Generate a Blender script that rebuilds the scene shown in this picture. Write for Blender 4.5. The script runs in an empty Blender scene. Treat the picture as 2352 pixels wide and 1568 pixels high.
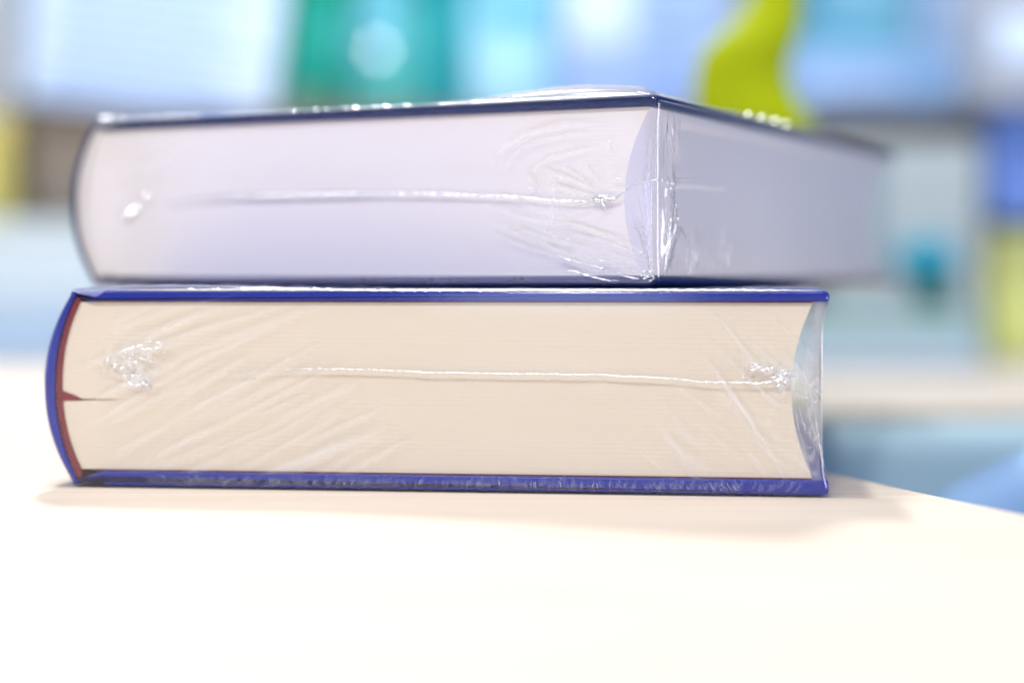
import bpy, bmesh, math, random
import numpy as np
from mathutils import Vector, Matrix
R = math.radians
sc = bpy.context.scene

# ------------------------------------------------------------------ camera
EYE = 0.0475                       # eye height above the table top
FPX = 4318.0                       # focal length in units of the 2352 px wide reading of the photo
PITCH = math.atan(134 / FPX)
cd = bpy.data.cameras.new('camera'); cam = bpy.data.objects.new('camera', cd)
sc.collection.objects.link(cam); sc.camera = cam
cd.sensor_width = 36.0; cd.lens = 36.0 * FPX / 2352
cam.location = (0, 0, EYE); cam.rotation_euler = (math.pi / 2 - PITCH, 0, 0)
cd.clip_start = 0.01; cd.clip_end = 60
cd.dof.use_dof = True; cd.dof.focus_distance = 0.424; cd.dof.aperture_fstop = 3.15
cd.dof.aperture_blades = 7; cd.dof.aperture_rotation = R(12)

# ------------------------------------------------------------------ world, lamps, exposure
w = bpy.data.worlds.new('World'); sc.world = w; w.use_nodes = True
bg = w.node_tree.nodes['Background']
bg.inputs[0].default_value = (0.62, 0.74, 1.0, 1); bg.inputs[1].default_value = 0.25
sc.view_settings.view_transform = 'Standard'; sc.view_settings.look = 'None'
sc.view_settings.exposure = 0.0; sc.view_settings.gamma = 1.0; sc.view_settings.use_curve_mapping = False
sc.cycles.max_bounces = 10; sc.cycles.transparent_max_bounces = 32
sc.cycles.diffuse_bounces = 4; sc.cycles.glossy_bounces = 5
sc.cycles.caustics_reflective = False; sc.cycles.caustics_refractive = False
sc.cycles.sample_clamp_indirect = 6.0
sc.cycles.use_denoising = True

def lamp(name, loc, aim, size, power, col, shape='DISK', size_y=None):
    ld = bpy.data.lights.new(name, 'AREA'); ld.shape = shape; ld.size = size
    if size_y: ld.size_y = size_y
    ld.energy = power; ld.color = col
    o = bpy.data.objects.new(name, ld); sc.collection.objects.link(o)
    o.location = loc
    o.rotation_euler = (Vector(aim) - Vector(loc)).to_track_quat('-Z', 'Y').to_euler()
    return o
BK = (0.0, 0.42, 0.05)
lamp('spot_lamp_behind', (-0.31, 1.88, 1.67), BK, 0.17, 38, (1.0, 0.965, 0.95))
lamp('ceiling_lamp', (-0.29, 0.46, 1.62), BK, 0.09, 10.2, (1.0, 0.96, 0.9))
lamp('ceiling_lamp', (-0.235, 0.44, 1.62), BK, 0.07, 4.7, (1.0, 0.96, 0.9))
lamp('ceiling_panel', (0.2, -1.6, 2.0), BK, 1.2, 13, (0.88, 0.93, 1.0), 'RECTANGLE', 0.5)
lamp('blue_fill_left', (-2.4, -1.35, 0.08), BK, 1.3, 7.5, (0.56, 0.54, 1.0), 'RECTANGLE', 0.46)  # unseen bluish panel added for the tint reflected in the upper pages
lamp('blue_fill_behind', (-0.62, -2.3, 0.12), BK, 0.42, 4.5, (0.66, 0.78, 1.0), 'RECTANGLE', 1.2)  # unseen bluish panel added to mirror in the lower book's film
lamp('fill_right', (2.5, -0.3, 0.22), BK, 1.8, 43, (0.86, 0.83, 1.0), 'RECTANGLE', 0.7)  # unseen fill added to brighten the upper book's fore-edge
FL1 = (-0.34, -0.95, 1.35); FL2 = (-1.25, -0.50, 1.30)
lamp('front_lamp', FL1, BK, 0.13, 11.5, (1.0, 0.97, 0.93))
lamp('front_lamp', FL2, BK, 0.13, 10.0, (0.95, 0.96, 1.0))
sl = lamp('background_fill', (-0.1, 0.38, 1.75), (0.1, 1.36, 0.12), 0.4, 1.75, (0.95, 0.97, 1.0)); sl.data.spread = R(50)  # unseen fill added to brighten the rack and the things on it

# ------------------------------------------------------------------ helpers
RGT = Vector((1, 0, 0)); FWD = Vector((0, math.cos(PITCH), -math.sin(PITCH))); UPV = Vector((0, math.sin(PITCH), math.cos(PITCH)))
def at(x, y, D):
    """point at distance D in front of the camera, seen at reading (x, y) of the photo"""
    d = FWD + RGT * ((x - 1176) / FPX) + UPV * ((784 - y) / FPX)
    return Vector((0, 0, EYE)) + d * (D / d.y)

def link(name, me, mat=None, parent=None, smooth=False):
    o = bpy.data.objects.new(name, me); sc.collection.objects.link(o)
    if mat: me.materials.append(mat)
    if parent: o.parent = parent
    if smooth: me.polygons.foreach_set('use_smooth', [True] * len(me.polygons))
    return o
def tag(o, label=None, cat=None, group=None, kind=None):
    if label: o['label'] = label
    if cat: o['category'] = cat
    if group: o['group'] = group
    if kind: o['kind'] = kind
    return o
def empty(name, loc, rz=0.0):
    o = bpy.data.objects.new(name, None); sc.collection.objects.link(o)
    o.location = loc; o.rotation_euler = (0, 0, rz); o.empty_display_size = 0.02
    return o
def bevel(o, wd, seg=3, ang=40):
    m = o.modifiers.new('bevel', 'BEVEL'); m.width = wd; m.segments = seg; m.limit_method = 'ANGLE'; m.angle_limit = R(ang)
    for p in o.data.polygons: p.use_smooth = True
    return o
def prism(name, poly, y0, y1, mat, parent, bev=0.0003, seg=3, ysteps=1, warp=None):
    """polygon in (x, z) pushed from y0 to y1"""
    n = len(poly); V = []; F = []
    for k in range(ysteps + 1):
        y = y0 + (y1 - y0) * k / ysteps
        for (x, z) in poly: V.append((x, y, z))
    if warp: V = [warp(*v) for v in V]
    for k in range(ysteps):
        for i in range(n):
            j = (i + 1) % n
            F.append((k * n + i, k * n + j, (k + 1) * n + j, (k + 1) * n + i))
    F.append(tuple(range(n))[::-1]); F.append(tuple(ysteps * n + i for i in range(n)))
    me = bpy.data.meshes.new(name); me.from_pydata(V, [], F)
    bm = bmesh.new(); bm.from_mesh(me); bmesh.ops.recalc_face_normals(bm, faces=bm.faces); bm.to_mesh(me); bm.free()
    o = link(name, me, mat, parent)
    if bev: bevel(o, bev, seg)
    return o
def box(name, size, loc, mat, parent=None, bev=0.002, rot=(0, 0, 0)):
    """box with its base centre at loc"""
    sx, sy, sz = size
    bm = bmesh.new(); bmesh.ops.create_cube(bm, size=1)
    for v in bm.verts: v.co = Vector((v.co.x * sx, v.co.y * sy, (v.co.z + .5) * sz))
    me = bpy.data.meshes.new(name); bm.to_mesh(me); bm.free()
    o = link(name, me, mat, parent); o.location = loc; o.rotation_euler = rot
    if bev: bevel(o, bev, 3)
    return o
def lathe(name, prof, loc, mat, parent=None, n=48):
    V = []; F = []
    for (r, z) in prof:
        for k in range(n):
            a = 2 * math.pi * k / n; V.append((r * math.cos(a), r * math.sin(a), z))
    for i in range(len(prof) - 1):
        for k in range(n):
            j = (k + 1) % n
            F.append((i * n + k, i * n + j, (i + 1) * n + j, (i + 1) * n + k))
    F.append(tuple(range(n))[::-1]); F.append(tuple((len(prof) - 1) * n + k for k in range(n)))
    me = bpy.data.meshes.new(name); me.from_pydata(V, [], F)
    o = link(name, me, mat, parent, True); o.location = loc
    return o
def tube_mesh(name, paths, mat, parent, sides=7):
    """paths: list of lists of (Vector, radius)"""
    V = []; F = []
    for pts in paths:
        base = len(V); n = len(pts)
        for i, (p, r) in enumerate(pts):
            a = pts[max(i - 1, 0)][0]; b = pts[min(i + 1, n - 1)][0]
            t = (b - a).normalized() if (b - a).length > 1e-9 else Vector((1, 0, 0))
            s = Vector((0, 1, 0)).cross(t)
            s = s.normalized() if s.length > 1e-6 else Vector((0, 0, 1))
            if s.z < 0: s = -s
            tl = 0.30 + 0.22 * math.sin(i * 1.7 + base)       # a low ledge that leans back, uneven along its length
            for (kz, ky) in ((1, .15), (.55, -tl * .5), (0.0, -tl * 1.1), (-.22, -tl * 1.25), (-.4, -tl * .6), (-.45, .15), (.3, .2)):
                V.append(p + s * (kz * r) + Vector((0, ky * r, 0)))
        for i in range(n - 1):
            for k in range(sides):
                j = (k + 1) % sides
                F.append((base + i * sides + k, base + i * sides + j, base + (i + 1) * sides + j, base + (i + 1) * sides + k))
        F.append(tuple(base + k for k in range(sides))[::-1]); F.append(tuple(base + (n - 1) * sides + k for k in range(sides)))
    me = bpy.data.meshes.new(name); me.from_pydata([tuple(v) for v in V], [], F)
    return link(name, me, mat, parent, True)

# ------------------------------------------------------------------ materials
def nodes(name):
    m = bpy.data.materials.new(name); m.use_nodes = True
    nt = m.node_tree; b = nt.nodes['Principled BSDF']
    return m, nt, b
def N(nt, t, **kw):
    n = nt.nodes.new(t)
    for k, v in kw.items(): setattr(n, k, v)
    return n
def plain(name, col, rough=0.5, var=0.06, scale=30.0, spec=0.5, bump=0.0):
    m, nt, b = nodes(name)
    tc = N(nt, 'ShaderNodeTexCoord'); no = N(nt, 'ShaderNodeTexNoise'); no.inputs['Scale'].default_value = scale
    no.inputs['Detail'].default_value = 4
    nt.links.new(tc.outputs['Object'], no.inputs['Vector'])
    mx = N(nt, 'ShaderNodeMix', data_type='RGBA')
    mx.inputs['A'].default_value = tuple(c * (1 - var) for c in col) + (1,)
    mx.inputs['B'].default_value = tuple(min(1, c * (1 + var)) for c in col) + (1,)
    nt.links.new(no.outputs['Fac'], mx.inputs['Factor']); nt.links.new(mx.outputs['Result'], b.inputs['Base Color'])
    b.inputs['Roughness'].default_value = rough; b.inputs['Specular IOR Level'].default_value = spec
    if bump:
        bp = N(nt, 'ShaderNodeBump'); bp.inputs['Strength'].default_value = bump; bp.inputs['Distance'].default_value = 0.0002
        nt.links.new(no.outputs['Fac'], bp.inputs['Height']); nt.links.new(bp.outputs['Normal'], b.inputs['Normal'])
    return m
def paper(name, c1, c2):
    """edges of the pages: many fine lines along the block, faint blotches"""
    m, nt, b = nodes(name)
    tc = N(nt, 'ShaderNodeTexCoord'); mp = N(nt, 'ShaderNodeMapping')
    mp.inputs['Scale'].default_value = (14, 40, 5200)
    nt.links.new(tc.outputs['Object'], mp.inputs['Vector'])
    n1 = N(nt, 'ShaderNodeTexNoise'); n1.inputs['Scale'].default_value = 1.0; n1.inputs['Detail'].default_value = 3
    nt.links.new(mp.outputs['Vector'], n1.inputs['Vector'])
    mp2 = N(nt, 'ShaderNodeMapping'); mp2.inputs['Scale'].default_value = (18, 18, 420)
    nt.links.new(tc.outputs['Object'], mp2.inputs['Vector'])
    n2 = N(nt, 'ShaderNodeTexNoise'); n2.inputs['Scale'].default_value = 1.0; n2.inputs['Detail'].default_value = 4
    nt.links.new(mp2.outputs['Vector'], n2.inputs['Vector'])
    ad = N(nt, 'ShaderNodeMath', operation='MULTIPLY_ADD'); ad.inputs[1].default_value = 0.55
    nt.links.new(n1.outputs['Fac'], ad.inputs[0])
    ml = N(nt, 'ShaderNodeMath', operation='MULTIPLY'); ml.inputs[1].default_value = 0.45
    nt.links.new(n2.outputs['Fac'], ml.inputs[0]); nt.links.new(ml.outputs[0], ad.inputs[2])
    rp = N(nt, 'ShaderNodeValToRGB'); rp.color_ramp.elements[0].position = 0.32; rp.color_ramp.elements[1].position = 0.68
    rp.color_ramp.elements[0].color = c1 + (1,); rp.color_ramp.elements[1].color = c2 + (1,)
    nt.links.new(ad.outputs[0], rp.inputs['Fac']); nt.links.new(rp.outputs['Color'], b.inputs['Base Color'])
    b.inputs['Roughness'].default_value = 0.85; b.inputs['Specular IOR Level'].default_value = 0.15
    bp = N(nt, 'ShaderNodeBump'); bp.inputs['Strength'].default_value = 0.05; bp.inputs['Distance'].default_value = 0.0001
    nt.links.new(n1.outputs['Fac'], bp.inputs['Height']); nt.links.new(bp.outputs['Normal'], b.inputs['Normal'])
    return m
def film_mat(name, milk=0.0, rough=0.07, r0=0.055):
    """clear shrink film: see-through with a glossy surface, milky where it is crumpled and where its reflections are painted white (vertex attribute haze)"""
    m, nt, b = nodes(name); nt.nodes.remove(b); out = nt.nodes['Material Output']
    lw = N(nt, 'ShaderNodeLayerWeight'); lw.inputs['Blend'].default_value = 0.5
    pw = N(nt, 'ShaderNodeMath', operation='POWER'); pw.inputs[1].default_value = 4.2
    nt.links.new(lw.outputs['Facing'], pw.inputs[0])
    fr = N(nt, 'ShaderNodeMath', operation='MULTIPLY_ADD'); fr.inputs[1].default_value = 0.85; fr.inputs[2].default_value = r0
    nt.links.new(pw.outputs[0], fr.inputs[0]); fr.use_clamp = True
    tr = N(nt, 'ShaderNodeBsdfTransparent'); tr.inputs[0].default_value = (0.985, 0.985, 0.99, 1)
    gl = N(nt, 'ShaderNodeBsdfGlossy'); gl.inputs['Roughness'].default_value = rough; gl.inputs[0].default_value = (1, 1, 1, 1)
    tc = N(nt, 'ShaderNodeTexCoord'); no = N(nt, 'ShaderNodeTexNoise'); no.inputs['Scale'].default_value = 260; no.inputs['Detail'].default_value = 3
    nt.links.new(tc.outputs['Object'], no.inputs['Vector'])
    bp = N(nt, 'ShaderNodeBump'); bp.inputs['Strength'].default_value = 0.04; bp.inputs['Distance'].default_value = 0.0003
    nt.links.new(no.outputs['Fac'], bp.inputs['Height']); nt.links.new(bp.outputs['Normal'], gl.inputs['Normal'])
    m1 = N(nt, 'ShaderNodeMixShader'); nt.links.new(fr.outputs[0], m1.inputs[0])
    nt.links.new(tr.outputs[0], m1.inputs[1]); nt.links.new(gl.outputs[0], m1.inputs[2])
    df = N(nt, 'ShaderNodeBsdfDiffuse'); df.inputs[0].default_value = (0.93, 0.94, 0.97, 1)
    tl = N(nt, 'ShaderNodeBsdfTranslucent'); tl.inputs[0].default_value = (0.93, 0.94, 0.97, 1)
    m2 = N(nt, 'ShaderNodeMixShader'); m2.inputs[0].default_value = 0.3
    nt.links.new(df.outputs[0], m2.inputs[1]); nt.links.new(tl.outputs[0], m2.inputs[2])
    at_ = N(nt, 'ShaderNodeAttribute', attribute_name='haze')
    hz = N(nt, 'ShaderNodeMath', operation='ADD'); hz.use_clamp = True; hz.inputs[1].default_value = milk
    nt.links.new(at_.outputs['Fac'], hz.inputs[0])
    m3 = N(nt, 'ShaderNodeMixShader'); nt.links.new(hz.outputs[0], m3.inputs[0])
    nt.links.new(m1.outputs[0], m3.inputs[1]); nt.links.new(m2.outputs[0], m3.inputs[2])
    nt.links.new(m3.outputs[0], out.inputs['Surface'])
    return m
def wood(name, c1, c2, rough=0.55):
    m, nt, b = nodes(name)
    tc = N(nt, 'ShaderNodeTexCoord'); mp = N(nt, 'ShaderNodeMapping')
    mp.inputs['Rotation'].default_value = (0, 0, R(38)); mp.inputs['Scale'].default_value = (8, 160, 8)
    nt.links.new(tc.outputs['Object'], mp.inputs['Vector'])
    no = N(nt, 'ShaderNodeTexNoise'); no.inputs['Scale'].default_value = 1.2; no.inputs['Detail'].default_value = 6; no.inputs['Distortion'].default_value = 0.6
    nt.links.new(mp.outputs['Vector'], no.inputs['Vector'])
    mp2 = N(nt, 'ShaderNodeMapping'); mp2.inputs['Rotation'].default_value = (0, 0, R(38)); mp2.inputs['Scale'].default_value = (60, 1500, 60)
    nt.links.new(tc.outputs['Object'], mp2.inputs['Vector'])
    n2 = N(nt, 'ShaderNodeTexNoise'); n2.inputs['Scale'].default_value = 1.0; n2.inputs['Detail'].default_value = 2
    nt.links.new(mp2.outputs['Vector'], n2.inputs['Vector'])
    mm = N(nt, 'ShaderNodeMath', operation='MULTIPLY_ADD'); mm.inputs[1].default_value = 0.3
    nt.links.new(n2.outputs['Fac'], mm.inputs[0]); ml = N(nt, 'ShaderNodeMath', operation='MULTIPLY'); ml.inputs[1].default_value = .7
    nt.links.new(no.outputs['Fac'], ml.inputs[0]); nt.links.new(ml.outputs[0], mm.inputs[2])
    rp = N(nt, 'ShaderNodeValToRGB'); rp.color_ramp.elements[0].position = .3; rp.color_ramp.elements[1].position = .7
    rp.color_ramp.elements[0].color = c1 + (1,); rp.color_ramp.elements[1].color = c2 + (1,)
    nt.links.new(mm.outputs[0], rp.inputs['Fac']); nt.links.new(rp.outputs['Color'], b.inputs['Base Color'])
    b.inputs['Roughness'].default_value = rough; b.inputs['Specular IOR Level'].default_value = 0.1
    bp = N(nt, 'ShaderNodeBump'); bp.inputs['Strength'].default_value = 0.15; bp.inputs['Distance'].default_value = 0.0001
    nt.links.new(n2.outputs['Fac'], bp.inputs['Height']); nt.links.new(bp.outputs['Normal'], b.inputs['Normal'])
    return m
def weave(name, c1, c2):
    m, nt, b = nodes(name)
    tc = N(nt, 'ShaderNodeTexCoord')
    wv = N(nt, 'ShaderNodeTexWave', wave_type='BANDS', bands_direction='DIAGONAL'); wv.inputs['Scale'].default_value = 560; wv.inputs['Distortion'].default_value = 2.6
    nt.links.new(tc.outputs['Object'], wv.inputs['Vector'])
    rp = N(nt, 'ShaderNodeValToRGB'); rp.color_ramp.elements[0].color = c1 + (1,); rp.color_ramp.elements[1].color = c2 + (1,)
    nt.links.new(wv.outputs['Fac'], rp.inputs['Fac']); nt.links.new(rp.outputs['Color'], b.inputs['Base Color'])
    b.inputs['Roughness'].default_value = 0.8
    bp = N(nt, 'ShaderNodeBump'); bp.inputs['Strength'].default_value = 0.6; bp.inputs['Distance'].default_value = 0.0002
    nt.links.new(wv.outputs['Fac'], bp.inputs['Height']); nt.links.new(bp.outputs['Normal'], b.inputs['Normal'])
    return m

M_wood = wood('pale_birch', (0.67, 0.565, 0.45), (0.80, 0.71, 0.62))
M_edge = plain('birch_edge', (0.62, 0.5, 0.36), 0.5)
M_film = film_mat('shrink_film', 0.0, 0.1)
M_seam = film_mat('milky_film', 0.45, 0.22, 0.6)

# ------------------------------------------------------------------ setting: wall and floor, both far out of focus
me = bpy.data.meshes.new('wall'); me.from_pydata([(-4, 3.4, -0.75), (4, 3.4, -0.75), (4, 3.4, 2.4), (-4, 3.4, 2.4)], [], [(0, 1, 2, 3)])
tag(link('wall', me, plain('wall_paint', (0.42, 0.55, 0.72), 0.8)), kind='structure')
me = bpy.data.meshes.new('floor'); me.from_pydata([(-4, -3, -0.75), (4, -3, -0.75), (4, 3.4, -0.75), (-4, 3.4, -0.75)], [], [(0, 1, 2, 3)])
tag(link('floor', me, plain('floor_carpet', (0.30, 0.42, 0.58), 0.9, 0.15, 60)), kind='structure')

# ------------------------------------------------------------------ tables
def ex(y): return 0.1054 - (y - 0.387) * 0.3053       # right edge of the near table
def table_top(name, poly, parent, mat, th=0.024):
    bm = bmesh.new()
    vs = [bm.verts.new((x, y, -th)) for x, y in poly]; f = bm.faces.new(vs)
    r = bmesh.ops.extrude_face_region(bm, geom=[f])
    for v in r['geom']:
        if isinstance(v, bmesh.types.BMVert): v.co.z = 0
    bmesh.ops.recalc_face_normals(bm, faces=bm.faces)
    me = bpy.data.meshes.new(name); bm.to_mesh(me); bm.free()
    o = link(name, me, mat, parent); bevel(o, 0.0012, 3); return o
t1 = empty('table', (0, 0, 0))
tag(t1, 'pale birch table carrying the two stacked wrapped books', 'table')
table_top('tabletop', [(-1.3, -0.6), (ex(-0.6), -0.6), (ex(1.5), 1.5), (-1.3, 1.5)], t1, M_wood)
for (x, y) in ((-1.2, -0.5), (0.25, -0.5), (-1.2, 1.4), (-0.32, 1.4)):
    box('leg', (0.05, 0.05, 0.725), (x, y, -0.75), M_edge, t1)
t2 = empty('table', (0.8, 1.1, 0))
tag(t2, 'cream table behind on the right, pushed against the book table', 'table')
pl = [(ex(0.70) + 0.003, 0.70), (1.6, 0.70), (1.6, 1.5), (ex(1.5) + 0.003, 1.5)]
tt = table_top('tabletop', [(x - 0.8, y - 1.1) for x, y in pl], t2, wood('cream_wood', (0.42, 0.38, 0.34), (0.47, 0.44, 0.395)))
for (x, y) in ((0.1, 0.98), (1.5, 0.8), (1.5, 1.4), (0.1, 1.4)):
    box('leg', (0.05, 0.05, 0.725), (x - 0.8, y - 1.1, -0.75), M_edge, t2)

# ------------------------------------------------------------------ the books
def smooth01(t): t = np.clip(t, 0, 1); return t * t * (3 - 2 * t)
def seg_ridge(X, Z, a, b, sg, h):
    dx, dz = b[0] - a[0], b[1] - a[1]; L2 = dx * dx + dz * dz + 1e-12
    t = ((X - a[0]) * dx + (Z - a[1]) * dz) / L2
    d = np.abs((X - a[0]) * dz - (Z - a[1]) * dx) / math.sqrt(L2)
    tp = np.clip(1 - np.abs(2 * t - 1) ** 2.5, 0, 1)
    return h * tp * np.exp(-(d / sg) ** 2)

def poly_ridge(X, Z, pts, sg, h):
    D = np.full(np.broadcast(X, Z).shape, 1e9); Tt = np.zeros(D.shape); n = len(pts) - 1
    for i in range(n):
        a, b = pts[i], pts[i + 1]; dx, dz = b[0] - a[0], b[1] - a[1]
        t = np.clip(((X - a[0]) * dx + (Z - a[1]) * dz) / (dx * dx + dz * dz + 1e-12), 0, 1)
        d = np.hypot(X - a[0] - t * dx, Z - a[1] - t * dz)
        m = d < D; D = np.where(m, d, D); Tt = np.where(m, (i + t) / n, Tt)
    return h * np.clip(1 - np.abs(2 * Tt - 1) ** 2, 0, 1) * np.exp(-(D / sg) ** 2)

class Book:
    def __init__(s, name, loc, phi, W, L, T, tb, tt, bulge, foreT, foreM, foreB, recess, mats, seed):
        s.W, s.L, s.T, s.tb, s.tt, s.bulge = W, L, T, tb, tt, bulge
        s.loc, s.phi = Vector(loc), phi; s.mats = mats
        s.fore = (foreB, foreM, foreT); s.recess = recess; s.rng = np.random.default_rng(seed)
        s.root = empty(name, loc, -phi)
        s.ridges = []; s.haze = []; s.foreridges = []; s.sag = 0.0005; s.topbump = None; s.dip = -0.0004; s.polys = []; s.hk = 1.0; s.rk = 1.0; s.streak_haze = []; s.puckers = []
    def loc2(s, x, y, v=0.0003):
        """photo reading -> (x, z) on the plane y = v of the book"""
        o = Vector((0, 0, EYE)) - s.loc; d = FWD + RGT * ((x - 1176) / FPX) + UPV * ((784 - y) / FPX)
        q = Matrix.Rotation(s.phi, 3, 'Z'); o = q @ o; d = q @ d
        t = (v - o.y) / d.y; p = o + d * t
        return (p.x, p.z)
    def fore2(s, x, y):
        """photo reading -> (y, z) on the fore-edge plane x = 0"""
        o = Vector((0, 0, EYE)) - s.loc; d = FWD + RGT * ((x - 1176) / FPX) + UPV * ((784 - y) / FPX)
        q = Matrix.Rotation(s.phi, 3, 'Z'); o = q @ o; d = q @ d
        t = -o.x / d.x; p = o + d * t
        return (p.y, p.z)
    def arc(s, b, ends, depth, pw=2.0): return ends - depth * (1 - abs(2 * b - 1) ** pw)
    def spine_x(s, b): return -s.W - s.bulge * (1 - np.abs(2 * b - 1) ** 2.1)
    # --- case
    def build_case(s):
        W, T, L, tb, tt, bu = s.W, s.T, s.L, s.tb, s.tt, s.bulge
        hinge = 0.0078
        def board(name, z0, z1, up):
            # the board proper, then the hinge groove as a thinner curved strip that runs to the spine
            P = [(0.0, z0 + .0003), (0.0, z1 - .0003), (-.0003, z1), (-(W - hinge) + .0004, z1)]
            zi, zo = (z0, z1) if up else (z1, z0)
            pts = []
            sgn = 1 if up else -1
            out = [(-(W - hinge), zo), (-(W - hinge) - .0012, zo - sgn * .0009), (-(W - hinge) - .0028, zo - sgn * .0017),
                   (-(W - hinge) - .0045, zo - sgn * .0013), (-(W - .0012), zo - sgn * .0002), (-W - .0004, zo - sgn * .0003)]
            inn = [(-W - .0002, zo - sgn * .0013), (-(W - .0016), zo - sgn * .0012), (-(W - hinge) - .0042, zo - sgn * .0023),
                   (-(W - hinge) - .0026, zo - sgn * .0027), (-(W - hinge) - .0008, zi + sgn * .0001), (-(W - hinge) + .001, zi)]
            poly = [(0.0, zi + sgn * .0007), (0.0, zo - sgn * .0010), (-.0003, zo - sgn * .00045), (-.00085, zo - sgn * .0001), (-.0016, zo)] + out + inn + [(-.0008, zi), (-.0002, zi + sgn * .0001)]
            return prism(name, poly, 0.0, L, s.mats['cover'], s.root, bev=0.00105, seg=4)
        board('back_cover', 0.0, tb, False)
        board('front_cover', T - tt, T, True)
        n = 30; outer = []; inner = []
        for i in range(n + 1):
            b = i / n; z = .0007 + (T - .0014) * b
            outer.append((float(s.spine_x(b)), z))
            th = .0010 + s.mats.get('spine_th', .0013) * (1 - (2 * b - 1) ** 2)
            inner.append((float(s.spine_x(b)) + th, z))
        prism('spine', outer + inner[::-1], 0.0, L, s.mats['cover'], s.root, bev=.0003, seg=2)
        # headband fills the crescent between spine and pages
        hb_o = []; hb_i = []
        for i in range(n + 1):
            b = .02 + .96 * i / n; z = .0007 + (T - .0014) * b
            th = .0010 + s.mats.get('spine_th', .0013) * (1 - (2 * b - 1) ** 2)
            hb_o.append((float(s.spine_x(b)) + th + .0001, z))
            zz = min(max(z, tb), T - tt); bb = (zz - tb) / (T - tt - tb)
            hb_i.append((s.page_left(bb) + .0002, z))
        prism('headband', hb_o + hb_i[::-1], 0.0007, 0.012, s.mats['headband'], s.root, bev=.0002, seg=2)
    def page_left(s, b): return -s.W + .0016 - s.mats.get('page_bulge', .0047) * (1 - abs(2 * b - 1) ** 2.2)
    def page_right(s, b):
        fb, fm, ft = s.fore; base = fb + (ft - fb) * b
        return -(base + (fm - (fb + ft) / 2) * (1 - abs(2 * b - 1) ** 2.0))
    def build_pages(s, crack=None):
        NA, NB = 220, 230
        zb, zt = s.tb + .0003, s.T - s.tt - .0003
        rng = s.rng
        rows = rng.normal(0, 1, NB + 1); k = np.ones(3) / 3
        rel = rows * .0000008 + np.interp(np.linspace(0, 1, NB + 1), np.linspace(0, 1, 14), rng.normal(0, .00003, 14))
        V = []; F = []
        for i in range(NB + 1):
            b = i / NB; z = zb + (zt - zb) * b; xl, xr = s.page_left(b), s.page_right(b)
            for j in range(NA + 1):
                x = xl + (xr - xl) * j / NA
                y = s.recess + rel[i] * (0.6 + 0.4 * math.sin(j * .05 + i))
                if crack:
                    cx0, cx1, cz = crack
                    if cx0 < x < cx1:
                        hw = (zt - zb) / NB * (.75)
                        if abs(z - cz) < hw: y += .0022 * (1 - (x - cx0) / (cx1 - cx0))
                V.append((x, y, z))
        st = NA + 1
        for i in range(NB):
            for j in range(NA):
                a = i * st + j; F.append((a, a + 1, a + 1 + st, a + st))
        # the block's back end and its four sides
        loop = [j for j in range(NA + 1)] + [i * st + NA for i in range(1, NB + 1)] + [NB * st + j for j in range(NA - 1, -1, -1)] + [i * st for i in range(NB - 1, 0, -1)]
        for yy in (s.recess + .0004, s.L - s.recess):
            base = len(V)
            for q in loop: V.append((V[q][0], yy, V[q][2]))
            new = list(range(base, base + len(loop)))
            cur = loop if yy < .02 else prev
            for i in range(len(loop)):
                j = (i + 1) % len(loop)
                F.append((cur[j], cur[i], new[i], new[j]))
            prev = new
        F.append(tuple(prev))
        me = bpy.data.meshes.new('page_block'); me.from_pydata(V, [], F)
        pb = link('page_block', me, s.mats['paper'], s.root)
        for nm, z0, z1 in (('endpaper', s.tb, s.tb + .0003), ('endpaper', s.T - s.tt - .0003, s.T - s.tt)):
            b = 0 if z0 < .01 else 1
            box(nm, (-s.page_left(b) + s.page_right(b) - .003, s.L - 2 * s.recess + .0006, z1 - z0 - .00002),
                ((s.page_left(b) + s.page_right(b) + .003) / 2, s.L / 2, z0 + .00001), s.mats['endpaper'], s.root, bev=0)
    # --- film
    def film_y(s, X, Z):
        """front surface of the film: flat on the board edges, sunk between them, wrinkled"""
        T = s.T; b = Z / T
        e = smooth01((Z - s.tb * .8) / .014) * smooth01(((T - s.tt * .8) - Z) / .014)
        e2 = smooth01((X + s.W + s.bulge) / .022) * smooth01(-X / .008)
        y = -.0006 + (s.dip + .0006) * e * e2
        for (a, c, sg, h) in s.ridges: y = y - s.rk * seg_ridge(X, Z, a, c, sg, h) * np.clip(.25 + e, 0, 1)
        for (pts, sg, h) in s.polys: y = y - s.rk * poly_ridge(X, Z, pts, sg, h)
        for (a, c, sg, h) in s.puckers: y = y - seg_ridge(X, Z, a, c, sg, h)
        return y
    def edge_line(s, x0, x1, r0, bead, name='crease_glint'):  # milky strip added for the bright highlight along the cover's top edge
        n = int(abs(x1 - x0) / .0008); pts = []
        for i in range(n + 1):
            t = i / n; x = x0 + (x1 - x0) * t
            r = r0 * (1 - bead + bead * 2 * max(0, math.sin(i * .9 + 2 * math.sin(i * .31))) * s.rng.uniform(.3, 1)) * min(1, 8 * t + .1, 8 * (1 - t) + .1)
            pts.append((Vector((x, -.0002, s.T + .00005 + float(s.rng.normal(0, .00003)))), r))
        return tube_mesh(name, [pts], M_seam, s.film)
    def build_film(s):
        NA, NB = 860, 180; T = s.T; r = .0012; zlo, zhi = -.0005 + r, T + .0005 - r
        A = np.linspace(0, 1, NA + 1)[None, :]; B = np.linspace(0, 1, NB + 1)[:, None]
        xl = s.spine_x(B) - .0004 + r; r2 = .0016; qq = np.clip((np.abs(2 * B - 1) * T / 2 - (T / 2 - r2)) / r2, 0, 1)
        xr = .0004 - r - s.sag * (1 - np.abs(2 * B - 1) ** 6) - r2 * .8 * (1 - np.sqrt(1 - qq * qq * .98))
        X = xl + (xr - xl) * A; Z = zlo + (zhi - zlo) * B + 0 * A
        Y = s.film_y(X, Z)
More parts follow.
